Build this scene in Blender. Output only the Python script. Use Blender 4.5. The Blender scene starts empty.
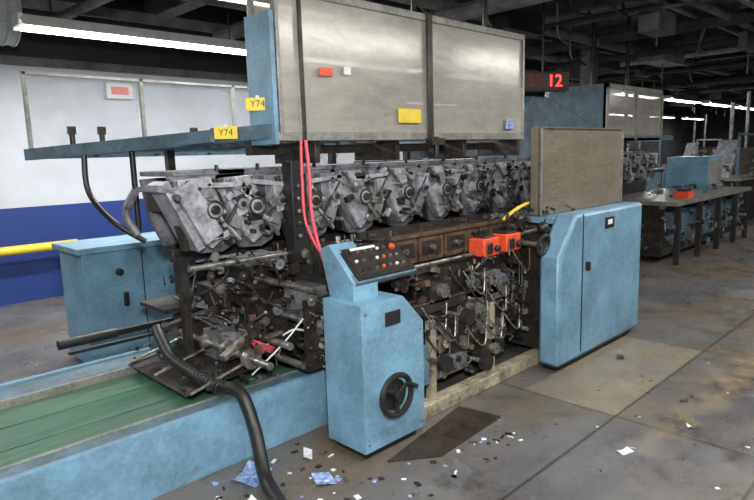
import bpy, bmesh, math, random
from mathutils import Vector, Matrix
random.seed(7)
scene=bpy.context.scene
scene.view_settings.view_transform='Standard'
scene.view_settings.look='None'
scene.view_settings.exposure=0.22

# ---------------- materials ----------------
def lin(c):
    return tuple(((x/255)/12.92 if x/255<=0.04045 else ((x/255+0.055)/1.055)**2.4) for x in c)
def grime(name,base,dark,rough=0.5,metal=0.0,scale=4.0,amt=0.6,bump=0.15,fine=40.0,stretch=(1,1,1),lo=0.55,edge=None):
    m=bpy.data.materials.new(name); m.use_nodes=True
    nt=m.node_tree; N=nt.nodes; L=nt.links
    bs=N['Principled BSDF']
    tc=N.new('ShaderNodeTexCoord'); mp=N.new('ShaderNodeMapping'); mp.inputs['Scale'].default_value=stretch
    L.new(tc.outputs['Object'],mp.inputs[0])
    n1=N.new('ShaderNodeTexNoise'); n1.inputs['Scale'].default_value=scale; n1.inputs['Detail'].default_value=8; n1.inputs['Roughness'].default_value=0.65
    n2=N.new('ShaderNodeTexNoise'); n2.inputs['Scale'].default_value=fine; n2.inputs['Detail'].default_value=4
    L.new(mp.outputs[0],n1.inputs['Vector']); L.new(mp.outputs[0],n2.inputs['Vector'])
    mul=N.new('ShaderNodeMath'); mul.operation='MULTIPLY_ADD'; mul.inputs[1].default_value=0.35
    L.new(n2.outputs['Fac'],mul.inputs[0]); L.new(n1.outputs['Fac'],mul.inputs[2])
    cr=N.new('ShaderNodeValToRGB'); cr.color_ramp.elements[0].position=lo; cr.color_ramp.elements[1].position=0.9
    cr.color_ramp.elements[0].color=(0,0,0,1); cr.color_ramp.elements[1].color=(amt,amt,amt,1)
    L.new(mul.outputs[0],cr.inputs[0])
    mx=N.new('ShaderNodeMix'); mx.data_type='RGBA'
    mx.inputs[6].default_value=(*lin(base),1); mx.inputs[7].default_value=(*lin(dark),1)
    L.new(cr.outputs[0],mx.inputs[0])
    col=mx.outputs[2]
    if edge:
        n3=N.new('ShaderNodeTexNoise'); n3.inputs['Scale'].default_value=22; n3.inputs['Detail'].default_value=6; n3.inputs['Roughness'].default_value=.75
        L.new(mp.outputs[0],n3.inputs['Vector'])
        r3=N.new('ShaderNodeMapRange'); r3.inputs[1].default_value=.66; r3.inputs[2].default_value=.70; r3.inputs[4].default_value=.8
        L.new(n3.outputs['Fac'],r3.inputs[0])
        m3=N.new('ShaderNodeMix'); m3.data_type='RGBA'; m3.inputs[7].default_value=(*lin(edge),1)
        L.new(r3.outputs[0],m3.inputs[0]); L.new(col,m3.inputs[6]); col=m3.outputs[2]
    L.new(col,bs.inputs['Base Color'])
    bs.inputs['Roughness'].default_value=rough; bs.inputs['Metallic'].default_value=metal
    if bump>0:
        b=N.new('ShaderNodeBump'); b.inputs['Strength'].default_value=bump; b.inputs['Distance'].default_value=0.01
        L.new(mul.outputs[0],b.inputs['Height']); L.new(b.outputs[0],bs.inputs['Normal'])
    return m
def emis(name,col,s):
    m=bpy.data.materials.new(name); m.use_nodes=True
    bs=m.node_tree.nodes['Principled BSDF']
    bs.inputs['Base Color'].default_value=(*lin(col),1)
    bs.inputs['Emission Color'].default_value=(*lin(col),1); bs.inputs['Emission Strength'].default_value=s
    return m
def plexi(name,col,col2,lo,hi,scale=1.5,rough=0.25,metal=0.0):
    m=bpy.data.materials.new(name); m.use_nodes=True
    nt=m.node_tree; N=nt.nodes; L=nt.links
    bs=N['Principled BSDF']; out=N['Material Output']
    bs.inputs['Roughness'].default_value=rough; bs.inputs['Metallic'].default_value=metal
    tr=N.new('ShaderNodeBsdfTransparent'); mx=N.new('ShaderNodeMixShader')
    tc=N.new('ShaderNodeTexCoord')
    n1=N.new('ShaderNodeTexNoise'); n1.inputs['Scale'].default_value=scale; n1.inputs['Detail'].default_value=6; n1.inputs['Roughness'].default_value=0.55
    n1.inputs['Distortion'].default_value=0.3
    L.new(tc.outputs['Object'],n1.inputs['Vector'])
    mr=N.new('ShaderNodeMapRange'); mr.inputs[1].default_value=0.3; mr.inputs[2].default_value=0.72
    mr.inputs[3].default_value=lo; mr.inputs[4].default_value=hi
    L.new(n1.outputs['Fac'],mr.inputs[0]); L.new(mr.outputs[0],mx.inputs[0])
    mp=N.new('ShaderNodeMapping'); mp.inputs['Scale'].default_value=(2,2,7); L.new(tc.outputs['Object'],mp.inputs[0])
    n2=N.new('ShaderNodeTexNoise'); n2.inputs['Scale'].default_value=1.2; n2.inputs['Detail'].default_value=12; n2.inputs['Roughness'].default_value=0.75; n2.inputs['Distortion'].default_value=.5
    L.new(mp.outputs[0],n2.inputs['Vector'])
    m3=N.new('ShaderNodeMapRange'); m3.inputs[1].default_value=0.3; m3.inputs[2].default_value=0.7; L.new(n2.outputs['Fac'],m3.inputs[0])
    c=N.new('ShaderNodeMix'); c.data_type='RGBA'; c.inputs[6].default_value=(*lin(col),1); c.inputs[7].default_value=(*lin(col2),1)
    L.new(m3.outputs[0],c.inputs[0]); L.new(c.outputs[2],bs.inputs['Base Color'])
    L.new(tr.outputs[0],mx.inputs[1]); L.new(bs.outputs[0],mx.inputs[2]); L.new(mx.outputs[0],out.inputs['Surface'])
    return m

BLUE=grime('blue_machine_paint',(116,160,186),(74,92,102),0.4,0,3,0.75,0.06,lo=.53,edge=(70,74,76))
BLUED=grime('blue_paint_worn',(94,124,142),(58,62,64),0.5,0,6,0.95,0.1,lo=.5,edge=(50,48,46))
DARK=grime('oily_dark_steel',(66,61,57),(30,27,25),0.38,0.35,9,1,0.3)
BLACK=grime('black_rubber',(24,24,26),(48,45,43),0.45,0,12,0.6,0.1)
STEEL=grime('worn_steel',(164,162,158),(74,67,60),0.3,0.7,10,1,0.2)
GRAY=grime('gray_casting',(134,135,143),(52,52,56),0.45,0.2,7,1,0.4,30,lo=.55)
GRAYL=grime('light_gray_casting',(180,181,190),(80,80,86),0.38,0.25,9,0.95,0.4,35,lo=.56)
BROWN=grime('rusty_brown_metal',(106,84,68),(46,37,32),0.5,0.15,8,1,0.3,lo=.5)
CREAM=grime('cream_paint_dirty',(190,182,158),(74,64,52),0.6,0,6,1,0.2,lo=.48)
RED=grime('orange_red_plastic',(232,84,52),(130,50,34),0.4,0,12,0.5,0.1)
PINK=grime('pink_red_hose',(214,84,100),(150,60,70),0.4,0,20,0.4,0)
YEL=grime('yellow_paint',(226,200,60),(150,130,50),0.5,0,10,0.3,0)
WHITE=grime('white_plastic',(225,225,222),(150,150,150),0.5,0,10,0.4,0)
GREEN=grime('green_belt',(84,126,102),(50,78,70),0.36,0,6,0.9,0.05,stretch=(.3,2.5,1),lo=.5)
ALU=grime('aluminium_frame',(160,160,156),(92,88,82),0.4,0.5,5,0.8,0.05)
GALV=grime('galvanized_duct',(172,174,176),(120,122,124),0.5,0.1,3,0.8,0.05)
MAT=grime('oily_brown_mat',(64,56,47),(28,24,22),0.4,0.1,8,1,0.3)
PLEXI=plexi('scratched_plexiglass',(202,199,192),(158,155,148),0.5,0.88,1.1,0.2,0.15)
PLEXB=plexi('brown_tinted_plexiglass',(140,132,117),(116,108,96),0.65,0.88,1.2,.2)
CLEAR=plexi('clear_guard_plexiglass',(150,158,166),(120,126,134),0.06,0.22,2.0)
TUBE=emis('fluorescent_tube',(255,255,250),9.0)
LED=emis('red_led',(255,40,40),6.0)
LEDD=emis('dim_red_led',(110,22,22),0.12)
PAPB=grime('blue_print_paper',(60,110,180),(200,210,230),0.5,0,30,1,0)
PAPW=grime('white_paper',(225,225,225),(150,160,170),0.6,0,30,0.7,0)
MATS_CL=[DARK]*8+[STEEL]*4+[GRAY]*3+[BROWN]*2+[BLACK]*3+[CREAM]

# ---------------- builder ----------------
class B:
    def __init__(s,name):
        s.name=name; s.bm=bmesh.new(); s.mats=[]; s.M=Matrix.Identity(4)
    def mi(s,m):
        if m not in s.mats: s.mats.append(m)
        return s.mats.index(m)
    def _fin(s,verts,mat,L=None):
        M=s.M@L if L is not None else s.M
        bmesh.ops.transform(s.bm,matrix=M,verts=verts)
        i=s.mi(mat); fs=set()
        for v in verts:
            for f in v.link_faces: fs.add(f)
        for f in fs: f.material_index=i
    def box(s,c,size,mat,rot=(0,0,0)):
        r=bmesh.ops.create_cube(s.bm,size=1.0)
        L=Matrix.Translation(c)@(Matrix.Rotation(rot[2],4,'Z')@Matrix.Rotation(rot[1],4,'Y')@Matrix.Rotation(rot[0],4,'X'))@Matrix.Diagonal((*size,1))
        s._fin(r['verts'],mat,L)
    def bb(s,x0,x1,y0,y1,z0,z1,mat):
        s.box(((x0+x1)/2,(y0+y1)/2,(z0+z1)/2),(x1-x0,y1-y0,z1-z0),mat)
    def cyl(s,p1,p2,r,mat,r2=None,seg=16):
        p1=Vector(p1);p2=Vector(p2);d=p2-p1
        if d.length<1e-5:return
        q=bmesh.ops.create_cone(s.bm,cap_ends=True,cap_tris=False,segments=seg,radius1=r,radius2=r if r2 is None else r2,depth=d.length)
        L=Matrix.Translation((p1+p2)/2)@d.to_track_quat('Z','Y').to_matrix().to_4x4()
        s._fin(q['verts'],mat,L)
    def beam(s,p,q,w,h,mat):
        p=Vector(p);q=Vector(q);d=q-p
        a=math.atan2(d.y,d.x); e=-math.asin(d.z/d.length)
        s.box((p+q)/2,(d.length,w,h),mat,(0,e,a))
    def sph(s,c,r,mat,sc=(1,1,1)):
        q=bmesh.ops.create_uvsphere(s.bm,u_segments=14,v_segments=9,radius=r)
        s._fin(q['verts'],mat,Matrix.Translation(c)@Matrix.Diagonal((*sc,1)))
    def prism(s,pts,axis,a,b,mat):
        def P(p,t):
            if axis=='Y': return (p[0],t,p[1])
            if axis=='X': return (t,p[0],p[1])
            return (p[0],p[1],t)
        va=[s.bm.verts.new(P(p,a)) for p in pts]; vb=[s.bm.verts.new(P(p,b)) for p in pts]
        n=len(pts); fs=[s.bm.faces.new(va),s.bm.faces.new(vb[::-1])]
        for i in range(n):
            j=(i+1)%n; fs.append(s.bm.faces.new((va[j],va[i],vb[i],vb[j])))
        bmesh.ops.recalc_face_normals(s.bm,faces=fs)
        s._fin(va+vb,mat)
    def tube(s,pts,r,mat,seg=8,sub=6,closed=False):
        P=[Vector(p) for p in pts]; n=len(P); out=[]
        rng=n if closed else n-1
        for i in range(rng):
            if closed: p0,p1,p2,p3=P[(i-1)%n],P[i],P[(i+1)%n],P[(i+2)%n]
            else: p0,p1,p2,p3=P[max(i-1,0)],P[i],P[i+1],P[min(i+2,n-1)]
            for k in range(sub):
                t=k/sub
                out.append(0.5*((2*p1)+(p2-p0)*t+(2*p0-5*p1+4*p2-p3)*t*t+(3*p1-p0-3*p2+p3)*t**3))
        if not closed: out.append(P[-1])
        rings=[];m=len(out);nrm=None
        for i,p in enumerate(out):
            if closed: tg=(out[(i+1)%m]-out[(i-1)%m])
            else: tg=out[min(i+1,m-1)]-out[max(i-1,0)]
            if tg.length<1e-6: tg=Vector((0,0,1))
            tg.normalize()
            if nrm is None: nrm=tg.orthogonal().normalized()
            else:
                nrm=nrm-tg*nrm.dot(tg)
                nrm=nrm.normalized() if nrm.length>1e-5 else tg.orthogonal().normalized()
            bn=tg.cross(nrm)
            rings.append([s.bm.verts.new(p+r*(math.cos(a)*nrm+math.sin(a)*bn)) for a in [2*math.pi*k/seg for k in range(seg)]])
        fs=[]
        for i in range(m if closed else m-1):
            A=rings[i];C=rings[(i+1)%m]
            for k in range(seg):
                fs.append(s.bm.faces.new((A[k],A[(k+1)%seg],C[(k+1)%seg],C[k])))
        if not closed:
            fs.append(s.bm.faces.new(rings[0][::-1]));fs.append(s.bm.faces.new(rings[-1]))
        s._fin([v for R in rings for v in R],mat)
    def torus(s,c,axis,R,r,mat,n=20):
        a=Vector(axis).normalized(); u=a.orthogonal().normalized(); w=a.cross(u)
        s.tube([Vector(c)+R*(math.cos(t)*u+math.sin(t)*w) for t in [2*math.pi*k/n for k in range(n)]],r,mat,seg=8,sub=2,closed=True)
    def gear(s,c,axis,R,w,mat,teeth=18):
        a=Vector(axis).normalized(); u=a.orthogonal().normalized(); v=a.cross(u); c=Vector(c)
        pts=[]
        for i in range(teeth*4):
            rr=R if (i%4)<2 else R*0.88
            t=2*math.pi*i/(teeth*4); pts.append(rr*(math.cos(t)*u+math.sin(t)*v))
        va=[s.bm.verts.new(c+p-a*w/2) for p in pts];vb=[s.bm.verts.new(c+p+a*w/2) for p in pts];n=len(pts)
        fs=[s.bm.faces.new(va),s.bm.faces.new(vb[::-1])]
        for i in range(n):
            j=(i+1)%n; fs.append(s.bm.faces.new((va[j],va[i],vb[i],vb[j])))
        bmesh.ops.recalc_face_normals(s.bm,faces=fs)
        s._fin(va+vb,mat)
        s.cyl(c-a*w,c+a*w,R*0.3,STEEL)
    def done(s,parent=None,bevel=0.0,angle=35):
        me=bpy.data.meshes.new(s.name); s.bm.to_mesh(me); s.bm.free()
        for m in s.mats: me.materials.append(m)
        xs=[v.co for v in me.vertices]
        c=Vector(((min(v.x for v in xs)+max(v.x for v in xs))/2,(min(v.y for v in xs)+max(v.y for v in xs))/2,min(v.z for v in xs)))
        me.transform(Matrix.Translation(-c))
        me.shade_smooth()
        me.set_sharp_from_angle(angle=math.radians(angle))
        o=bpy.data.objects.new(s.name,me); scene.collection.objects.link(o); o.location=c
        if parent: o.parent=parent
        if bevel>0:
            md=o.modifiers.new('bevel','BEVEL'); md.width=bevel; md.segments=2; md.limit_method='ANGLE'; md.angle_limit=math.radians(50)
        return o
def empty(name):
    e=bpy.data.objects.new(name,None); scene.collection.objects.link(e); e.empty_display_size=0.2; return e
def text(name,body,size,mat,loc,rot,parent=None,ext=0.002):
    cu=bpy.data.curves.new(name,'FONT'); cu.body=body; cu.size=size; cu.extrude=ext; cu.align_x='CENTER'; cu.align_y='CENTER'
    cu.materials.append(mat)
    o=bpy.data.objects.new(name,cu); scene.collection.objects.link(o); o.location=loc; o.rotation_euler=rot
    if parent: o.parent=parent
    return o

# ---------------- room ----------------
def floor_mat():
    m=bpy.data.materials.new('stained_concrete'); m.use_nodes=True
    nt=m.node_tree;N=nt.nodes;L=nt.links;bs=N['Principled BSDF']
    g=N.new('ShaderNodeNewGeometry'); sp=N.new('ShaderNodeSeparateXYZ'); L.new(g.outputs['Position'],sp.inputs[0])
    def noise(sc,det=8,ro=0.6,off=0):
        mp=N.new('ShaderNodeMapping'); mp.inputs['Location'].default_value=(off,off*.7,0); L.new(g.outputs['Position'],mp.inputs[0])
        n=N.new('ShaderNodeTexNoise');n.inputs['Scale'].default_value=sc;n.inputs['Detail'].default_value=det;n.inputs['Roughness'].default_value=ro
        L.new(mp.outputs[0],n.inputs['Vector']);return n.outputs['Fac']
    def ramp(f,a,b,va=0,vb=1):
        r=N.new('ShaderNodeMapRange');r.inputs[1].default_value=a;r.inputs[2].default_value=b;r.inputs[3].default_value=va;r.inputs[4].default_value=vb
        L.new(f,r.inputs[0]);return r.outputs[0]
    def mix(f,a,b):
        x=N.new('ShaderNodeMix');x.data_type='RGBA'
        L.new(f,x.inputs[0])
        for k,v in((6,a),(7,b)):
            if isinstance(v,tuple): x.inputs[k].default_value=(*lin(v),1)
            else: L.new(v,x.inputs[k])
        return x.outputs[2]
    def mth(op,a,b):
        x=N.new('ShaderNodeMath');x.operation=op
        for k,v in((0,a),(1,b)):
            if isinstance(v,(int,float)): x.inputs[k].default_value=v
            else: L.new(v,x.inputs[k])
        return x.outputs[0]
    c=mix(ramp(noise(1.1),0.35,0.65),(82,82,86),(106,104,103))
    c=mix(ramp(noise(0.7,10,0.7,3),0.46,0.62,0,.85),c,(100,88,70))
    c=mix(ramp(noise(2.2,10,0.75,7),0.53,0.66,0,.75),c,(52,48,46))
    c=mix(ramp(noise(6,10,0.8,11),0.54,0.68,0,0.55),c,(58,52,45))
    c=mix(ramp(noise(14,6,0.7),0.62,0.75,0,0.4),c,(146,140,128))
    def band(ax,a,b,e=0.02):
        return mth('MULTIPLY',ramp(ax,a-e,a+e),ramp(ax,b-e,b+e,1,0))
    m1=mth('MULTIPLY',band(sp.outputs[0],3.6,5.3),band(sp.outputs[1],1.55,2.22))
    m1=mth('MULTIPLY',m1,ramp(noise(2.5,8,.7),.35,.6,.7,.3))
    c=mix(m1,c,(142,131,110))
    for ax,p in((1,1.55),(1,-0.6),(0,3.6),(0,5.3),(0,8.0),(1,0.7)):
        c=mix(mth('MULTIPLY',band(sp.outputs[ax],p-0.008,p+0.008,0.006),0.8),c,(34,31,28))
    y=mth('MULTIPLY',band(sp.outputs[1],1.1,1.3,0.06),ramp(noise(5),0.42,0.65)); y=mth('MULTIPLY',y,ramp(sp.outputs[0],3.2,3.6,0,0.5))
    c=mix(y,c,(156,138,94))
    L.new(c,bs.inputs['Base Color'])
    L.new(ramp(noise(2.5),0.35,0.7,0.2,0.6),bs.inputs['Roughness'])
    b=N.new('ShaderNodeBump');b.inputs['Strength'].default_value=0.3;b.inputs['Distance'].default_value=0.01
    L.new(noise(14),b.inputs['Height']);L.new(b.outputs[0],bs.inputs['Normal'])
    return m
def wall_mat():
    m=bpy.data.materials.new('wall_white_over_blue'); m.use_nodes=True
    nt=m.node_tree;N=nt.nodes;L=nt.links;bs=N['Principled BSDF']
    g=N.new('ShaderNodeNewGeometry'); sp=N.new('ShaderNodeSeparateXYZ'); L.new(g.outputs['Position'],sp.inputs[0])
    cr=N.new('ShaderNodeValToRGB');cr.color_ramp.interpolation='CONSTANT'
    e=cr.color_ramp.elements; e[0].position=0;e[0].color=(*lin((34,60,132)),1);e[1].position=1.18/4;e[1].color=(*lin((200,206,216)),1)
    n=e.new(2.95/4); n.color=(*lin((44,44,50)),1)
    mt=N.new('ShaderNodeMath');mt.operation='DIVIDE';mt.inputs[1].default_value=4;L.new(sp.outputs[2],mt.inputs[0]);L.new(mt.outputs[0],cr.inputs[0])
    ns=N.new('ShaderNodeTexNoise');ns.inputs['Scale'].default_value=2;ns.inputs['Detail'].default_value=8;L.new(g.outputs['Position'],ns.inputs['Vector'])
    mx=N.new('ShaderNodeMix');mx.data_type='RGBA';mx.blend_type='MULTIPLY';mx.inputs[0].default_value=0.3
    L.new(cr.outputs[0],mx.inputs[6]);L.new(ns.outputs['Fac'],mx.inputs[7]);L.new(mx.outputs[2],bs.inputs['Base Color'])
    bs.inputs['Roughness'].default_value=0.5
    return m
CEIL=grime('dark_ceiling',(66,66,66),(34,34,35),0.9,0,1.5,1,0.2)
BEAM=grime('ceiling_beam_paint',(116,116,116),(58,58,60),0.6,0,3,1,0.1)
WGR=grime('far_wall_gray',(86,88,92),(52,52,56),0.8,0,1,1,0)
b=B('floor'); b.bb(-4,38,-4,12.2,-0.2,0,floor_mat()); b.done()
b=B('wall_left'); b.bb(-4,9,8.4,8.6,0,4.0,wall_mat()); b.done()
b=B('wall_left_far'); b.bb(9,38,12,12.2,0,4,WGR); b.bb(8.85,9.0,8.6,12.2,0,4,WGR); b.done()
b=B('wall_far'); b.bb(38,38.2,-4,12.2,0,4,WGR); b.done()
b=B('wall_back'); b.bb(-4.2,-4,-4,8.6,0,4,WGR); b.done()
b=B('wall_right'); b.bb(-4.2,38.2,-4.2,-4,0,4,WGR); b.done()
b=B('ceiling'); b.bb(-4.2,38.2,-4.2,12.2,4.0,4.2,CEIL); b.done()
b=B('trim_wall_cap'); b.bb(-4,9,8.34,8.4,2.9,3.0,BEAM); b.done()
b=B('roof_beams')
for i in range(18):
    x=-3+i*2.3
    b.bb(x-0.06,x+0.06,-4,8.35,3.62,4.0,BEAM); b.bb(x-0.12,x+0.12,-4,8.35,3.6,3.63,BEAM)
    if x>9.5: b.bb(x-0.06,x+0.06,8.35,12,3.62,4.0,BEAM)
for y in (-1,1.9,5.4,8.0):
    b.bb(-4,38,y-0.05,y+0.05,3.5,3.62,BEAM)
b.done()
b=B('overhead_pipes')
for y,z,r,mt in((2.6,3.35,0.05,BEAM),(3.0,3.42,0.03,ALU),(4.4,3.3,0.07,BEAM),(4.8,3.45,0.025,ALU),(5.9,3.4,0.1,BEAM),(0.9,3.42,0.06,BEAM),(2.0,3.2,0.03,ALU),(1.4,3.3,.09,BEAM)):
    b.cyl((-3.9,y,z),(37.9,y,z),r,mt,seg=12)
for i in range(26):
    x=2.6+i*1.3+random.uniform(-.3,.3); z=3.15+random.random()*0.3
    b.cyl((x,random.uniform(0,3),z),(x+random.uniform(-.3,.3),random.uniform(6.5,8.2),z),random.choice([.02,.03,.05,.09]),random.choice([BEAM,ALU,BLACK,CEIL]),seg=10)
for i in range(50):
    x=random.uniform(6,30);y=random.uniform(2.5,8)
    b.cyl((x,y,3.9),(x,y,random.uniform(2.7,3.2)),0.012,BEAM,seg=6)
    b.box((x,y,3.2),(random.uniform(.2,1.2),random.uniform(.1,.4),random.uniform(.08,.25)),random.choice([BEAM,CEIL,ALU,BLACK]))
for i in range(18):
    x=random.uniform(4,16);y=random.uniform(2,5)
    b.tube([(x,y,3.5),(x+.6,y+.3,3.15+random.random()*.2),(x+1.4,y+.5,3.1+random.random()*.2),(x+2.2,y+.9,3.5)],.015,random.choice([BLACK,ALU,BEAM]),seg=6)
b.done()
b=B('air_duct')
b.cyl((-3.9,7.1,3.25),(1.85,7.1,3.25),0.34,GALV,seg=32)
for i in range(30): b.torus((1.86-i*0.1,7.1,3.25),(1,0,0),0.34,0.014,GALV,n=20)
b.cyl((1.5,7.1,3.25),(1.856,7.1,3.25),0.29,BEAM,seg=32); b.torus((1.86,7.1,3.25),(1,0,0),.2,.01,GALV); b.torus((1.86,7.1,3.25),(1,0,0),.1,.01,GALV)
for x in (-2,0,1.4): b.cyl((x,7.1,3.55),(x,7.1,3.98),0.012,BLACK,seg=6)
b.done()
def lamp(x0,x1,y,z,power=0):
    b=B('fluorescent_light')
    b.prism([(y-0.18,z-.02),(y-0.07,z+0.09),(y+0.07,z+0.09),(y+0.18,z-.02),(y+0.17,z-0.025),(y+0.06,z+0.07),(y-0.06,z+0.07),(y-0.17,z-0.025)],'X',x0,x1,WHITE)
    for dy in(-0.07,0.07): b.cyl((x0+0.04,y+dy,z-0.01),(x1-0.04,y+dy,z-0.01),0.032,TUBE,seg=12)
    for xx in (x0,x1): b.bb(xx-0.02,xx+0.02,y-0.1,y+0.1,z-0.01,z+0.09,WHITE)
    for xx in (x0+0.3,x1-0.3): b.cyl((xx,y,z+0.09),(xx,y,3.99),0.008,BLACK,seg=6)
    b.done()
    if power:
        l=bpy.data.lights.new('tube_light','AREA'); l.shape='RECTANGLE'; l.size=x1-x0; l.size_y=0.25; l.energy=power; l.color=(1,0.985,0.94)
        o=bpy.data.objects.new('tube_light_source',l); scene.collection.objects.link(o); o.location=((x0+x1)/2,y,z-0.08)
lamp(1.75,4.3,6.5,3.0,90)
lamp(1.9,4.3,4.7,3.1,60)
for x in (5.0,8.2,11.4,14.6,17.8,21,24.2,27.4,30.6): lamp(x,x+2.45,6.5,3.0,50)
for x in (11,15,19,23,27,31): lamp(x,x+2.45,10.5,3.0,45 if x<20 else 0)
for x in (-2.6,0.6,3.8,7.0,10.2,13.4): lamp(x,x+2.45,0.6,3.1,62 if x<9 else 45)  # unseen aisle row, added as soft fill light from above the camera
lamp(-1.6,0.85,6.5,3.0,55)

b=B('yellow_guard_rail')
b.cyl((-3.9,8.2,0.69),(2.6,8.2,0.69),0.055,YEL,seg=16)
for x in(-3.5,-1.5,0.5,2.5):
    b.cyl((x,8.2,0),(x,8.2,0.69),0.045,YEL); b.box((x,8.2,0.01),(0.2,0.2,0.02),YEL)
b.done()
b=B('exit_sign'); b.bb(3.2,3.55,8.3,8.4,2.55,2.75,WHITE); b.bb(3.26,3.49,8.295,8.3,2.6,2.7,RED); b.done()
b=B('support_column'); b.bb(10.2,10.42,5.0,5.22,0,4,BEAM); b.bb(10.1,10.52,4.9,5.32,0,0.04,BEAM); b.done()

# ---------------- clutter helpers ----------------
def part(b,p,n,s,mats=MATS_CL):
    n=Vector(n); p=Vector(p); m=random.choice(mats); k=random.random(); u=n.orthogonal().normalized(); w=n.cross(u)
    if k<0.25:
        sz=[random.uniform(.3,1.4)*s for _ in range(3)]
        b.box(p,sz,m,(random.uniform(-.3,.3),random.uniform(-.4,.4),0))
    elif k<0.45: b.cyl(p,p+n*s*random.uniform(.5,2),s*random.uniform(.15,.5),m,seg=12)
    elif k<0.58: b.gear(p+n*s*0.4,n,s*random.uniform(.6,1.2),s*.25,m)
    elif k<0.75:
        a=random.uniform(0,math.pi); d=(u*math.cos(a)+w*math.sin(a))*s*random.uniform(1,2.6)
        b.cyl(p+n*s*.4-d/2,p+n*s*.4+d/2,s*.12,m,seg=8); b.sph(p+n*s*.4+d/2,s*.25,random.choice([BLACK,STEEL]))
    elif k<0.88:
        b.cyl(p,p+n*s*1.0,s*.12,STEEL,seg=8); b.cyl(p+n*s*1.0,p+n*s*1.35,s*.4,BLACK,seg=14)
    else:
        a=random.uniform(-.6,.6); b.box(p+n*s*.3,(s*2.2,s*.25,s*.5),m,(0,a,0))
        for q in(-.9,.9): b.cyl(p+Vector((q*s*math.cos(a),0,-q*s*math.sin(a))),p+Vector((q*s*math.cos(a),0,-q*s*math.sin(a)))+n*s*.7,s*.17,STEEL,seg=8)

# ---------------- main inserting machine ----------------
root=empty('mail_inserting_machine'); root.location=(3.6,3.4,0)
def fin(b,**k):
    o=b.done(**k); o.parent=root; o.matrix_parent_inverse=Matrix.Translation(-root.location); return o
b=B('base_frame')
b.bb(2.5,5.5,2.42,2.52,0.0,0.09,CREAM); b.bb(2.3,5.7,4.5,4.6,0,0.1,CREAM)
b.bb(2.7,2.82,2.44,4.55,0,0.1,CREAM); b.bb(2.42,2.5,2.75,4.5,0,0.12,CREAM)
for x in(2.72,2.92,3.6): b.bb(x,x+0.05,2.5,2.56,0.05,0.6,CREAM)
b.bb(2.66,3.95,2.5,2.55,0.66,0.74,DARK)
b.bb(2.64,2.78,2.40,2.5,0.24,0.5,BLUED)
fin(b,bevel=0.006)
b=B('machine_core')
b.bb(2.5,5.5,3.05,4.5,0.15,0.92,DARK)
b.bb(2.35,5.6,2.75,4.4,0.86,0.93,DARK)
b.bb(2.9,3.9,2.62,2.66,0.2,0.95,DARK)
b.prism([(2.62,.75),(3.0,.75),(3.1,.95),(3.9,.95),(3.9,.2),(3.5,.2),(3.3,.35),(2.75,.35)],'Y',2.58,2.61,DARK)
b.bb(3.9,5.5,2.75,3.0,0.05,1.05,DARK)
b.bb(4.2,5.5,2.36,2.75,0.1,1.1,DARK)
fin(b,bevel=0.006)
b=B('drive_mechanism')
for x,z,r in((3.05,.45,.11),(3.28,.38,.14),(3.55,.52,.12),(3.75,.34,.1),(2.92,.7,.07),(3.45,.78,.08),(3.95,.5,.12)):
    b.gear((x,2.55,z),(0,-1,0),r,0.04,random.choice([DARK,STEEL,BROWN]),22)
# larger bearing blocks and cover plates give structure
for x,z,w,h in((3.02,.80,.22,.16),(3.40,.62,.2,.2),(3.72,.72,.24,.2),(3.15,.25,.3,.12),(3.62,.25,.3,.14)):
    b.bb(x-w/2,x+w/2,2.50,2.58,z-h/2,z+h/2,random.choice([DARK,GRAY,DARK]))
    b.cyl((x,2.5,z),(x,2.46,z),min(w,h)*.3,STEEL,seg=20)
    for sx in(-1,1):
        for sz in(-1,1): b.cyl((x+sx*w*.4,2.5,z+sz*h*.38),(x+sx*w*.4,2.49,z+sz*h*.38),.01,STEEL,seg=8)
for i in range(190):
    part(b,(random.uniform(2.65,4.1),random.uniform(2.46,2.6),random.uniform(.18,.93)),(0,-1,0),random.uniform(.02,.05))
for i in range(60):
    part(b,(random.uniform(2.6,3.9),random.uniform(2.45,2.7),random.uniform(.88,.96)),(0,0,1),random.uniform(.025,.045))
for x,z in((2.88,.36),(3.12,.62),(3.33,.25)):
    b.cyl((x,2.58,z),(x,2.36,z),0.016,STEEL); b.cyl((x,2.38,z),(x,2.33,z),0.055,BLACK,seg=20)
for y,z,r in((2.6,.93,.02),(2.62,.6,.02),(2.55,.98,.014)):
    b.cyl((2.5,y,z),(4.1,y,z),r,STEEL)
b.torus((3.98,2.3,1.0),(0,1,0.2),0.075,0.014,BLACK); b.cyl((3.98,2.3,1.0),(3.98,2.7,1.0),0.02,STEEL)
for k in range(3): b.cyl((3.98,2.3,1.0),(3.98+.07*math.cos(k*2.1),2.3,1.0+.07*math.sin(k*2.1)),.01,BLACK,seg=8)
b.sph((4.04,2.34,1.12),0.045,BLACK); b.cyl((4.04,2.34,1.12),(4.04,2.7,1.0),.014,STEEL)
for i in range(90):
    part(b,(random.uniform(3.85,4.7),random.uniform(2.45,2.85),random.uniform(1.0,1.22)),(0,-.5,.8),random.uniform(.03,.05),[DARK,DARK,BLACK,STEEL,BROWN])
fin(b)
b=B('hopper_boxes')
for i,x in enumerate((2.78,3.06,3.34,3.62,3.90,4.18)):
    b.bb(x,x+0.26,2.72,3.0,0.96,1.14,BROWN)
    b.bb(x+0.03,x+0.23,2.715,2.72,1.0,1.1,DARK); b.cyl((x+.13,2.72,1.05),(x+.13,2.69,1.05),.02,STEEL)
b.bb(2.75,4.6,2.70,2.74,1.14,1.165,BROWN); b.bb(2.75,4.6,2.98,3.02,1.14,1.18,DARK)
b.bb(2.7,4.5,2.74,2.98,1.14,1.15,DARK)
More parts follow.
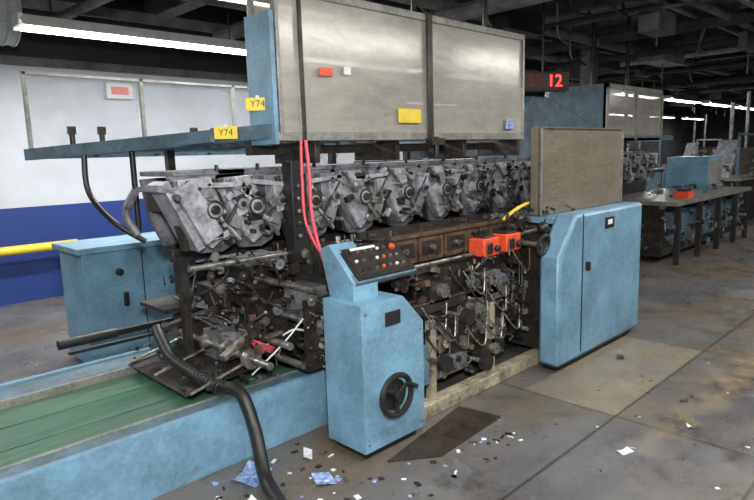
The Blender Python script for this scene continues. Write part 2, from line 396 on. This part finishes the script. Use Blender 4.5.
for i in range(45): part(b,(random.uniform(2.7,4.4),random.uniform(2.72,2.98),1.15),random.choice([(0,0,1),(0,-1,0)]),random.uniform(.015,.035),[DARK,BROWN,STEEL,BLACK])
for i in range(25): part(b,(random.uniform(2.75,4.2),2.70,random.uniform(.97,1.12)),(0,-1,0),random.uniform(.015,.03),[DARK,BROWN,STEEL,BLACK])
fin(b,bevel=0.004)
b=B('vacuum_valve_boxes')
for x in(3.46,3.74):
    b.bb(x,x+0.19,2.46,2.60,0.96,1.09,RED)
    b.bb(x+0.02,x+0.09,2.445,2.46,0.98,1.06,BLACK); b.cyl((x+0.14,2.46,1.01),(x+0.14,2.43,1.01),0.025,BLACK)
    b.bb(x+0.03,x+0.16,2.48,2.58,1.09,1.105,BLACK)
fin(b,bevel=0.008)
b=B('infeed_mechanism')
b.bb(2.1,2.45,2.77,2.8,0.42,0.86,DARK); b.bb(2.1,2.45,4.1,4.15,0.3,0.95,DARK)
for z,x in((.45,2.1),(.6,2.0),(.72,2.15),(.9,2.2),(.52,1.85)):
    b.cyl((x,2.8,z),(x,4.15,z),0.022,STEEL)
for y in(3.0,3.25,3.5,3.75,3.95):
    b.cyl((2.1,y-.03,.6),(2.1,y+.03,.6),0.08,BLACK,seg=20); b.cyl((1.85,y-.02,.52),(1.85,y+.02,.52),0.06,STEEL,seg=20)
# solid casting blocks within the infeed
for x,y,z,sx,sy,sz,m in((2.25,3.3,.62,.3,.4,.4,DARK),(2.2,3.8,.6,.35,.4,.45,DARK),(1.98,3.45,.5,.25,.25,.2,GRAY),(2.0,3.85,.5,.3,.3,.25,DARK),(2.3,3.0,.8,.2,.25,.2,GRAY),(2.28,3.6,.9,.25,.35,.15,DARK)):
    b.box((x,y,z),(sx,sy,sz),m)
for i in range(210):
    part(b,(random.uniform(1.8,2.45),random.uniform(2.85,4.2),random.uniform(.38,.72)+random.random()**2*.3),random.choice([(-1,0,0),(0,-1,0),(0,0,1)]),random.uniform(.02,.05))
for i in range(60):
    part(b,(random.uniform(2.1,2.45),2.76,random.uniform(.4,.9)),(0,-1,0),random.uniform(.02,.045))
for i in range(50):
    part(b,(random.uniform(1.5,2.1),random.uniform(2.95,4.1),random.uniform(.36,.44)),random.choice([(-1,0,0),(0,0,1)]),random.uniform(.02,.04),[DARK,DARK,STEEL,GRAY,BLACK])
b.box((1.72,3.5,.40),(.5,.8,.01),DARK,(0,-.1,0)); b.box((1.95,3.15,.62),(.5,.05,.03),STEEL,(0,-.35,.2)); b.box((1.9,3.7,.66),(.6,.06,.03),DARK,(0,-.2,-.2))
for y in(3.0,3.45,3.8): b.cyl((1.45,y,.42),(2.3,y+.05,.60),.009,STEEL,seg=8)
b.bb(1.3,2.3,4.38,4.42,0.45,0.49,BLACK); b.bb(1.15,2.2,4.0,4.03,0.5,0.52,BLACK); b.cyl((1.2,4.4,.47),(1.6,4.4,.47),.035,BLACK)
b.bb(1.75,2.3,3.9,4.3,.66,.69,DARK)
fin(b)
b=B('cables_and_hoses')
for i in range(44):
    x=random.uniform(1.8,2.5);y=random.uniform(2.85,4.0);z=random.uniform(.5,.95)
    pts=[(x,y,z)]
    for k in range(4):
        x+=random.uniform(-.10,.16);y+=random.uniform(-.2,.16);z+=random.uniform(-.12,.10); y=max(2.75,y); z=min(1.0,max(.4,z)); pts.append((x,y,z))
    b.tube(pts,random.choice([.004,.006,.009]),random.choice([BLACK,BLACK,BLACK,STEEL,BROWN,DARK,DARK]),seg=6,sub=5)
for k in range(4): b.torus((2.0,3.1,.54+k*.015),(0.4,-.3,1),.07+.008*k,.007,PINK)
b.tube([(1.9,3.2,.45),(2.05,3.0,.6),(2.12,2.9,.66),(2.2,2.8,.62)],.006,WHITE); b.tube([(1.85,3.0,.42),(2.0,2.88,.6),(2.1,2.8,.75)],.005,WHITE)
for i in range(22):
    x=random.uniform(2.7,3.8);z=random.uniform(.5,1.0);y=2.46
    b.tube([(x,y,z),(x+.05,y-.06,z-.12),(x+.18,y-.04,z-.18),(x+.25,y,z-.02)],.006,random.choice([BLACK,BLACK,STEEL,BROWN]),seg=6,sub=5)
b.tube([(3.9,2.6,1.18),(4.05,2.58,1.25),(4.25,2.6,1.28),(4.4,2.7,1.24)],.014,YEL)
fin(b)
def feeder(b,x,y,z):
    b.M=Matrix.Translation((x,y,z))
    r=random.uniform
    b.prism([(-.26,.47),(-.22,.5),(.22,.5),(.26,.46),(.25,.34),(.14,.04),(.05,.0),(-.10,.01),(-.2,.2)],'Y',0.03,0.08,GRAY)
    b.prism([(-.25,.46),(-.04,.47),(.02,.30),(.03,.10),(-.06,.04),(-.14,.12),(-.22,.28)],'Y',-0.05,0.01,GRAYL)
    b.prism([(.04,.46),(.22,.46),(.23,.34),(.13,.08),(.06,.10)],'Y',-0.06,0.01,GRAY)
    b.prism([(-.2,.46),(-.08,.46),(-.05,.36),(-.14,.34)],'Y',-0.10,-0.05,GRAYL)
    b.prism([(.08,.40),(.2,.40),(.17,.24),(.1,.22)],'Y',-0.10,-0.06,GRAYL)
    b.prism([(-.24,.46),(.22,.48),(.25,.36),(.15,.06),(-.12,.02),(-.2,.2)],'Y',0.45,0.5,GRAY)
    b.bb(-.22,.22,.06,.46,.26,.36,DARK)
    b.bb(-.24,.24,.02,.48,.48,.51,GRAY)
    b.box((-.25,.0,.25),(.025,.08,.42),DARK,(0,-.2,0))
    b.cyl((-.07,-.13,.28),(-.07,.5,.28),.055,GRAYL,seg=20); b.cyl((-.07,-.15,.28),(-.07,-.12,.28),.028,DARK); b.torus((-.07,-.13,.28),(0,1,0),.05,.008,DARK,n=16)
    b.cyl((.13,-.12,.30),(.13,.5,.30),.035,GRAY,seg=16); b.cyl((.13,-.13,.30),(.13,-.11,.30),.018,BLACK)
    b.cyl((.02,-.08,.12),(.02,.5,.12),.035,STEEL,seg=16)
    b.cyl((-.22,-.09,.45),(.10,-.10,.08),.014,STEEL,seg=8); b.cyl((.22,-.09,.46),(.0,-.10,.16),.012,BLACK,seg=8)
    b.cyl((-.27,-.03,.42),(-.1,-.06,.1),.026,GRAYL,seg=10)
    b.box((.02,-.09,.42),(.34,.04,.03),GRAYL,(0,r(-.1,.15),0)); b.box((.08,-.085,.2),(.1,.03,.08),GRAY,(0,.5,0))
    for k in range(10):
        b.box((r(-.2,.2),-.09,r(.1,.46)),(r(.02,.1),.04,r(.02,.05)),random.choice([GRAY,GRAYL,DARK,BLACK,STEEL]),(0,r(-.8,.8),0))
    for k in range(7):
        xx=r(-.2,.2); zz=r(.12,.45); b.cyl((xx,-.04,zz),(xx,-.12,zz),r(.008,.018),random.choice([STEEL,DARK,BLACK,GRAYL]),seg=10)
    b.cyl((.02,-.02,.5),(.02,-.02,.54),.012,BLACK,seg=8)
    b.M=Matrix.Identity(4)
b=B('feeder_gripper_row')
xs=[1.85,2.14]+[2.56+0.46*i for i in range(7)]
for i,x in enumerate(xs): feeder(b,x,3.25 if i>1 else 3.3,1.13)
b.bb(2.4,5.6,3.5,3.9,1.05,1.12,DARK); b.bb(2.4,5.6,3.75,3.85,1.1,1.62,DARK); b.bb(1.7,2.4,3.6,3.66,1.06,1.14,DARK)
b.box((1.60,3.3,1.38),(.05,.2,.44),GRAYL,(0,-.45,0)); b.box((1.68,3.18,1.40),(.13,.03,.36),GRAYL,(0,-.5,0))
b.box((1.54,3.35,1.53),(.16,.3,.03),GRAY,(0,.2,0)); b.cyl((1.52,3.1,1.5),(1.7,3.6,1.5),.02,BLACK)
b.bb(2.29,2.38,3.1,3.2,1.02,1.68,BLACK); b.bb(2.38,2.41,3.1,3.2,1.1,1.6,DARK)
for k in range(5): b.cyl((2.33,3.1,1.2+k*.08),(2.33,3.08,1.2+k*.08),.014,STEEL,seg=10)
fin(b,bevel=0.004)
b=B('hopper_guides')
for i in range(40):
    x=2.5+i*.07; b.cyl((x,3.15,.95),(x+random.uniform(-.05,.05),3.2,1.14),random.choice([.008,.014,.02]),random.choice([DARK,STEEL,BLACK]),seg=8)
for i in range(90): part(b,(random.uniform(1.7,5),random.uniform(3.05,3.3),random.uniform(.95,1.12)),(0,-1,0),random.uniform(.02,.045))
for i in range(60): part(b,(random.uniform(1.85,2.5),random.uniform(3.15,3.6),random.uniform(.75,1.12)),(0,-1,0),random.uniform(.02,.045))
b.cyl((1.6,3.2,1.08),(5.4,3.2,1.08),.018,STEEL)
b.bb(1.72,1.77,3.55,3.6,0.4,1.1,DARK);b.bb(2.45,2.5,3.25,3.3,0.4,1.1,DARK);b.bb(2.0,2.06,4.0,4.1,0.4,1.1,BLUED)
b.bb(2.36,2.48,2.9,3.0,.6,1.15,DARK)
fin(b)

# ---------------- hood ----------------
b=B('safety_hood')
X0,X1,YF,YB,Z0,Z1=2.13,4.80,3.0,3.24,1.8,2.7
for y in(YF,YB):
    b.bb(X0,X1,y-.02,y+.02,Z1-.05,Z1,ALU); b.bb(X0,X1,y-.02,y+.02,Z0,Z0+.05,ALU)
    for x in(X0+.02,2.32,3.5,X1-.02): b.bb(x-.012,x+.012,y-.025,y+.02,Z0,Z1,ALU)
    b.bb(X0+.03,X1-.03,y-.004,y+.004,Z0+.05,Z1-.04,PLEXI)
b.bb(3.47,3.53,YF-.035,YF-.02,Z0-.1,Z1,DARK); b.bb(2.3,2.325,YF-.035,YF-.02,Z0,Z1,DARK)
for x in(X0,X1-.03):
    b.bb(x,x+.03,YF,YB,Z1-.05,Z1,ALU); b.bb(x,x+.03,YF,YB,Z0,Z0+.05,ALU)
b.bb(X1-.02,X1-.01,YF,YB,Z0+.05,Z1-.05,PLEXI)
b.bb(X0-.03,X0,YF-.02,YB+.0,Z0-.02,Z1-.16,BLUE)
b.box((3.27,YF-.03,1.97),(.24,.008,.10),YEL)
b.box((2.5,YF-.03,2.22),(.11,.008,.05),RED); b.box((2.68,YF-.03,2.24),(.06,.008,.05),WHITE)
b.box((4.55,YF-.03,1.93),(.12,.008,.09),PAPB)
b.cyl((3.5,YF-.08,1.66),(3.5,YF-.08,1.82),.02,BLACK); b.bb(3.44,3.58,YF-.1,YF-.03,1.76,1.81,DARK); b.bb(3.46,3.56,YF-.1,YF-.04,1.66,1.69,BLACK)
for x in(2.9,3.5,4.4): b.cyl((x,3.12,Z1),(x,3.12,3.98),.02,DARK,seg=8)
b.bb(X0,X1+.4,YF+.3,YF+.36,1.72,1.78,DARK)
for x in (2.45,3.2,4.0,4.8): b.bb(x,x+.04,YF+.05,YF+.5,1.66,1.8,DARK)
fin(b,bevel=0.003)
b=B('overhead_shelf_frame')
A0=Vector((2.13,3.0,1.86));A1=Vector((1.36,5.2,1.78));A2=Vector((3.9,5.2,1.78))
b.beam(A0,A1,.05,.085,BLUED); b.beam(A1,A2,.05,.07,BLUED)
for k in range(1,12):
    t=k/12; p=A0.lerp(A1,t); b.beam(p,(3.9,p.y,p.z),.03,.035,BLUED)
for k in range(1,5):
    p=A1.lerp(A2,k/5); b.beam(p,(p.x,3.3,1.82),.03,.03,BLUED)
fin(b)
b=B('rear_guard_panels')
for k in range(4):
    x0=1.38+k*.9
    b.bb(x0,x0+.025,5.18,5.22,1.8,2.40,ALU); b.bb(x0,x0+.9,5.18,5.22,2.38,2.40,ALU); b.bb(x0+.03,x0+.87,5.195,5.205,1.83,2.38,CLEAR)
for x in(1.6,1.82,2.6,2.8): b.cyl((x,4.9,1.8),(x,4.9,1.93),.02,DARK); b.box((x,4.9,1.95),(.05,.05,.06),DARK)
fin(b)
b=B('hanging_arms')
b.cyl((1.75,4.2,1.78),(1.75,4.2,1.2),.02,BLACK); b.tube([(1.5,4.4,1.76),(1.5,4.38,1.5),(1.58,4.2,1.3),(1.75,4.1,1.15)],.02,BLACK); b.tube([(1.75,4.2,1.5),(1.65,4.15,1.35),(1.7,4.1,1.2)],.03,GRAY)
for x,y in((3.9,4.6),(2.2,4.6),(5.0,4.6)): b.bb(x,x+.06,y,y+.06,0.1,1.8,DARK)
fin(b)
b=B('side_cabinet')
b.prism([(4.02,.05),(5.5,.05),(5.5,1.21),(4.26,1.21),(4.02,.9)],'Y',2.18,2.36,BLUE)
b.bb(4.07,5.43,2.22,2.36,0,.06,BLACK)
fin(b,bevel=0.03)
b=B('cabinet_fittings')
b.prism([(4.36,.1),(4.372,.1),(4.372,1.2),(4.36,1.2)],'Y',2.175,2.183,BLACK)
b.bb(4.74,4.90,2.172,2.18,1.05,1.14,BLACK); b.bb(4.78,4.86,2.17,2.173,1.08,1.12,WHITE)
b.bb(4.42,4.45,2.15,2.18,.75,.82,BLACK)
fin(b,bevel=0.002)
b=B('tinted_cover')
b.bb(4.3,5.8,2.52,2.53,1.18,1.87,PLEXB); b.bb(4.29,4.3,2.52,2.6,1.18,1.87,PLEXB); b.bb(5.79,5.8,2.52,3.1,1.18,1.87,PLEXB)
for x in(4.29,5.78): b.bb(x,x+.02,2.505,2.53,1.18,1.87,ALU)
b.bb(4.29,5.8,2.5,2.6,1.87,1.88,PLEXB); b.bb(4.29,5.8,2.4,3.0,1.12,1.17,BLUE)
fin(b)
b=B('rear_cabinet')
b.bb(1.62,2.75,5.05,5.6,0.03,.98,BLUE); b.bb(1.58,2.78,5.02,5.65,.98,1.03,BLUE)
b.bb(2.8,3.9,5.1,5.6,0.03,.9,BLUED)
b.bb(2.1,2.11,5.04,5.05,.08,.95,BLACK)
for x in(1.72,2.2): b.bb(x+.2,x+.24,5.02,5.05,.5,.62,BLACK)
b.cyl((1.9,5.05,.8),(1.9,5.0,.8),.03,BLACK); b.cyl((2.45,5.05,.75),(2.45,5.0,.75),.025,BLACK)
fin(b,bevel=0.01)

# ---------------- control console ----------------
b=B('control_console')
b.prism([(2.11,.05),(2.61,.05),(2.61,.72),(2.44,.90),(2.11,.90)],'Y',2.3,2.62,BLUE)
b.bb(2.15,2.57,2.34,2.6,0,.05,BLACK)
b.prism([(2.42,.88),(2.62,.88),(2.70,1.17),(2.62,1.20),(2.42,1.0)],'X',2.17,2.36,BLUE)
b.M=Matrix.Translation((2.44,2.52,1.08))@Matrix.Rotation(math.radians(-52),4,'X')
b.box((0,.01,0),(.50,.03,.28),BLUED); b.box((0,-.01,0),(.46,.03,.25),BLACK); b.box((0,-.026,0),(.42,.006,.21),DARK)
for i in range(7):
    for j in range(3):
        m=random.choice([WHITE,STEEL,BLACK,STEEL,BLACK,RED,STEEL]); b.cyl((-.17+i*.055,-.022,-.075+j*.07),(-.17+i*.055,-.04,-.075+j*.07),.010,m,seg=12)
b.box((-.05,-.03,.09),(.2,.004,.02),WHITE)
b.cyl((.17,-.02,.06),(.17,-.045,.06),.02,RED)
b.M=Matrix.Identity(4)
b.bb(2.29,2.41,2.292,2.3,.75,.83,BLACK)
for q in((2.14,.85),(2.14,.1),(2.58,.1),(2.58,.68)): b.cyl((q[0],2.3,q[1]),(q[0],2.292,q[1]),.008,STEEL,seg=10)
c=Vector((2.29,2.22,.37))
b.torus(c,(0,1,0),.115,.017,BLACK,n=28)
b.cyl(c+Vector((0,.08,0)),c+Vector((0,-.03,0)),.035,BLACK,seg=20); b.cyl(c+Vector((0,.03,0)),c+Vector((0,.015,0)),.09,BLACK,seg=32)
for k in range(3):
    a=k*2.094+.5; b.cyl(c,c+Vector((.11*math.cos(a),0,.11*math.sin(a))),.014,BLACK,seg=8)
b.cyl(c+Vector((.08,-.01,.05)),c+Vector((.08,-.08,.05)),.014,BLACK)
b.done(bevel=0.012)

# ---------------- delivery conveyor ----------------
b=B('delivery_conveyor')
b.bb(-1.6,2.3,2.85,2.89,0.0,.36,BLUE); b.bb(-1.6,1.75,4.18,4.22,0,.36,BLUE)
b.bb(-1.6,2.3,2.89,3.02,.30,.345,BLUED); b.bb(-1.6,1.75,3.9,4.18,.30,.345,BLUED)
b.bb(-1.6,2.3,3.02,3.9,.25,.31,GREEN)
b.bb(-1.6,2.2,3.01,3.025,.3,.355,ALU); b.bb(-1.6,2.2,3.89,3.905,.3,.36,ALU)
for y in (3.3,3.6): b.bb(-1.6,2.1,y-.008,y+.008,.31,.315,GREEN)
for x in(-1.5,0.2,1.9): b.bb(x,x+.1,2.95,4.1,0,.3,DARK)
b.done(bevel=0.004)
b=B('black_exhaust_hose')
b.tube([(1.62,3.75,.62),(1.58,3.5,.50),(1.6,3.25,.44),(1.63,3.0,.42),(1.66,2.82,.41),(1.65,2.68,.24),(1.58,2.5,.07),(1.5,2.25,.045),(1.35,1.9,.045)],.036,BLACK,seg=14,sub=8)
for k in range(10): b.torus((1.6,3.2-k*.03,.43),(0,1,0),.036,.004,BLACK,n=12)
b.done()
b=B('red_air_hose')
b.tube([(2.26,2.9,1.8),(2.26,2.88,1.6),(2.25,2.86,1.35),(2.28,2.82,1.1),(2.32,2.78,.95)],.011,PINK,seg=10)
b.tube([(2.24,2.92,1.8),(2.22,2.9,1.55),(2.22,2.88,1.3),(2.3,2.82,1.08),(2.38,2.78,.96)],.009,PINK,seg=10)
b.done()
for loc,rz in(((2.07,3.10,2.02),-.75),((1.95,3.28,1.86),-.75)):
    b=B('yellow_price_tag')
    b.M=Matrix.Translation(loc)@Matrix.Rotation(rz,4,'Z')
    b.box((0,0,0),(.14,.004,.075),YEL); b.box((0,0,.04),(.02,.004,.02),WHITE)
    b.M=Matrix.Identity(4)
    o=b.done()
    t=text('lettering','Y74',.055,BLACK,(0,0,0),(math.pi/2,0,rz),ext=.0005); t.parent=o; t.location=(math.sin(rz)*.0035,-math.cos(rz)*.0035,.0375)

# ---------------- LED counter ----------------
e=empty('led_counter_display'); e.location=(6.6,3.85,2.5)
rz=math.radians(-32)
b=B('housing'); b.M=Matrix.Translation((6.6,3.85,2.5))@Matrix.Rotation(rz,4,'Z')
b.box((0,0,0),(.62,.12,.22),BLACK); b.box((0,-.062,0),(.57,.004,.17),DARK); b.cyl((0,0,.1),(0,0,1.45),.015,BLACK)
b.M=Matrix.Identity(4); o=b.done(bevel=.01); o.parent=e; o.matrix_parent_inverse=Matrix.Translation(-e.location)
for txt,dx,m in(('22',-.14,LEDD),('12',.12,LED)):
    t=text('digits',txt,.2,m,(0,0,0),(math.pi/2,0,rz)); t.parent=e
    t.location=(math.cos(rz)*dx+math.sin(rz)*.07,math.sin(rz)*dx-math.cos(rz)*.07,0)

# ---------------- second machine ----------------
r2=empty('mail_inserting_machine'); r2.location=(10.5,3.8,0)
def fin2(b,**k):
    o=b.done(**k); o.parent=r2; o.matrix_parent_inverse=Matrix.Translation(-r2.location); return o
b=B('blue_end_cover')
b.prism([(6.0,2.1),(6.3,2.32),(6.7,2.32),(7.7,2.05),(7.7,1.6),(6.0,1.6)],'Y',3.8,4.4,BLUED)
b.bb(6.1,6.2,3.9,4.3,0,1.6,DARK); b.bb(7.6,7.7,3.9,4.3,0,1.6,DARK); b.bb(6.2,7.7,3.9,4.4,.2,1.3,DARK)
fin2(b,bevel=.02)
b=B('table_and_body')
b.bb(8.9,12.6,3.05,4.3,.86,.92,ALU); b.bb(9.0,12.5,3.3,4.3,.1,.86,DARK); b.bb(9.3,12.4,3.25,3.3,.25,.7,BLUED)
for x in(9.0,9.9,10.8,11.7,12.4): b.bb(x,x+.08,3.05,3.12,0,.86,BLACK); b.bb(x+.1,x+.5,3.15,3.3,.5,.75,BLUED)
for i in range(90): part(b,(random.uniform(8.9,12.5),random.uniform(3.1,3.25),random.uniform(.15,.85)),(0,-1,0),random.uniform(.04,.09),[DARK,DARK,GRAY,BLUED,STEEL])
for i in range(50): part(b,(9.0,random.uniform(3.1,4.3),random.uniform(.15,.85)),(-1,0,0),random.uniform(.04,.09),[DARK,DARK,GRAY,BLUED])
for i in range(70): part(b,(random.uniform(8.95,12.5),random.uniform(3.2,4.2),random.uniform(.93,1.0)),(0,0,1),random.uniform(.03,.08),[DARK,GRAY,BLUED,STEEL])
b.bb(9.6,9.85,3.15,3.35,.92,1.02,RED); b.bb(9.63,9.82,3.18,3.32,1.02,1.05,BLACK)
b.bb(11.6,12.4,3.5,4.2,.92,1.5,BLUE); b.bb(11.65,12.35,3.49,3.5,1.0,1.42,PLEXI)
fin2(b,bevel=.004)
b=B('rear_feeder_row')
for i in range(5): feeder(b,8.3+i*.5,4.1,1.12)
b.bb(8,11.2,4.4,4.8,.1,1.6,DARK)
b.bb(8.35,11.0,3.9,3.94,1.8,1.88,BLUED)
fin2(b)
b=B('second_hood')
for x in(8.4,9.4,10.4): b.bb(x,x+.06,3.88,3.94,1.8,2.6,ALU)
b.bb(8.4,10.46,3.88,3.94,2.54,2.6,ALU); b.bb(8.43,10.4,3.905,3.915,1.85,2.55,PLEXI); b.bb(8.4,8.46,3.9,4.8,1.8,2.6,BLUED)
b.bb(8.4,10.46,4.8,4.86,1.8,2.6,PLEXI)
for x in(8.8,10.0): b.cyl((x,4.3,1.6),(x,4.3,3.99),.03,DARK)
b.bb(8.4,10.46,3.9,4.85,1.8,1.84,DARK)
fin2(b)
def far_machine(x,y):
    b=B('bindery_machine')
    b.bb(x,x+3,y,y+1.2,.15,.95,random.choice([BLUED,DARK,DARK])); b.bb(x-.1,x+3.1,y-.05,y+1.25,.95,1.0,ALU)
    for q in(x+.1,x+2.8): b.bb(q,q+.1,y,y+.1,0,1.0,BLACK); b.bb(q,q+.1,y+1.1,y+1.2,0,1.0,BLACK)
    b.prism([(x+.3,1.0),(x+.42,1.0),(x+1.0,1.8),(x+.88,1.8)],'Y',y+.3,y+.7,GRAYL)
    b.bb(x+1.9,x+2.7,y+.1,y+1.0,1.0,1.6,DARK); b.bb(x+1.95,x+2.65,y+.08,y+.1,1.1,1.5,PLEXI)
    b.beam((x+.1,y+.1,1.9),(x+2.9,y+.1,1.9),.05,.05,BLUED)
    for q in(x+.1,x+2.85): b.bb(q,q+.05,y+.08,y+.13,1,1.9,BLUED)
    for i in range(90): part(b,(random.uniform(x,x+3),random.uniform(y,y+1),random.uniform(.3,1.5)),random.choice([(0,-1,0),(0,0,1)]),random.uniform(.05,.12),MATS_CL+[GREEN,BLUED,BLUED,WHITE])
    b.cyl((x+1,y+.5,1),(x+1,y+.5,2.6),.04,STEEL); b.cyl((x+2.2,y+.5,1.6),(x+2.2,y+.5,2.9),.04,STEEL)
    b.done()
for x,y in((14,3.6),(18.5,3.3),(23,3.6),(28,3.4),(13,7.6),(18,7.7),(24,7.6),(5.3,6.9),(10.5,9.2)): far_machine(x,y)

# ---------------- floor debris ----------------
def sheet(name,x,y,w,h,rz,mat,curl=.02):
    b=B(name); b.M=Matrix.Translation((x,y,.003))@Matrix.Rotation(rz,4,'Z')
    n=6; g=[[b.bm.verts.new((w*(i/n-.5),h*(j/n-.5),curl*((i/n-.5)**2*4*(j/n)))) for j in range(n+1)] for i in range(n+1)]
    for i in range(n):
        for j in range(n): b.bm.faces.new((g[i][j],g[i+1][j],g[i+1][j+1],g[i][j+1]))
    b._fin([v for r in g for v in r],mat); b.M=Matrix.Identity(4); b.done()
sheet('magazine',1.60,2.66,.2,.15,.5,PAPB,.03); sheet('magazine',1.84,2.34,.13,.1,1.2,PAPB,.02)
sheet('plastic_wrap',2.34,1.84,.2,.1,.3,CLEAR,.05)
sheet('paper_scrap',3.19,1.31,.09,.05,-.3,PAPW,.01); sheet('paper_scrap',4.15,1.32,.08,.05,.3,BROWN,.01); sheet('paper_scrap',3.75,1.15,.05,.03,.9,PAPW)
sheet('paper_scrap',1.95,2.62,.12,.05,.9,PAPW,.02); sheet('paper_scrap',1.45,2.45,.07,.05,.2,PAPW,.02); sheet('paper_scrap',4.7,2.0,.1,.06,.3,DARK,.01)
b=B('floor_litter')
for i in range(190):
    x=random.uniform(1.3,3.0) if i<130 else random.uniform(2.6,8); y=random.uniform(1.8,2.78) if i<130 else random.uniform(.2,2.1)
    if 2.05<x<2.7 and 2.25<y<2.7: continue
    s=1.0 if i<130 else .6
    b.box((x,y,.003),(random.uniform(.01,.045)*s,random.uniform(.008,.03)*s,.003),random.choice([PAPW,PAPW,PAPB,BROWN,DARK,DARK,BLACK,STEEL]),(0,0,random.uniform(0,3)))
b.done()
b=B('oil_drip_mat'); b.prism([(2.2,2.22),(2.45,2.04),(3.1,2.08),(3.05,2.38)],'Z',0.001,.012,MAT); b.done()

# ---------------- world, camera ----------------
w=bpy.data.worlds.new('world'); scene.world=w; w.use_nodes=True
w.node_tree.nodes['Background'].inputs[0].default_value=(.75,.85,1,1); w.node_tree.nodes['Background'].inputs[1].default_value=.3
fl=bpy.data.lights.new('camera_flash','AREA'); fl.size=.22; fl.energy=110; fl.color=(1,.97,.92)
fo=bpy.data.objects.new('camera_flash',fl); scene.collection.objects.link(fo)
cam=bpy.data.cameras.new('camera'); co=bpy.data.objects.new('camera',cam); scene.collection.objects.link(co)
cam.sensor_width=36; cam.lens=600/754*36; cam.clip_start=.05
th=math.radians(9.0); ya=math.radians(45.7); ro=math.asin(.03)
F=Vector((math.cos(ya),math.sin(ya),0)); R=Vector((math.sin(ya),-math.cos(ya),0)); Z=Vector((0,0,1))
fw=F*math.cos(th)-Z*math.sin(th); U=F*math.sin(th)+Z*math.cos(th)
up=U*math.cos(ro)+R*math.sin(ro); ri=R*math.cos(ro)-U*math.sin(ro)
M=Matrix((ri,up,-fw)).transposed().to_4x4(); M.translation=(0,0,1.7)
co.matrix_world=M
M2=M.copy(); M2.translation=(0,-.1,2.1); fo.matrix_world=M2
scene.camera=co
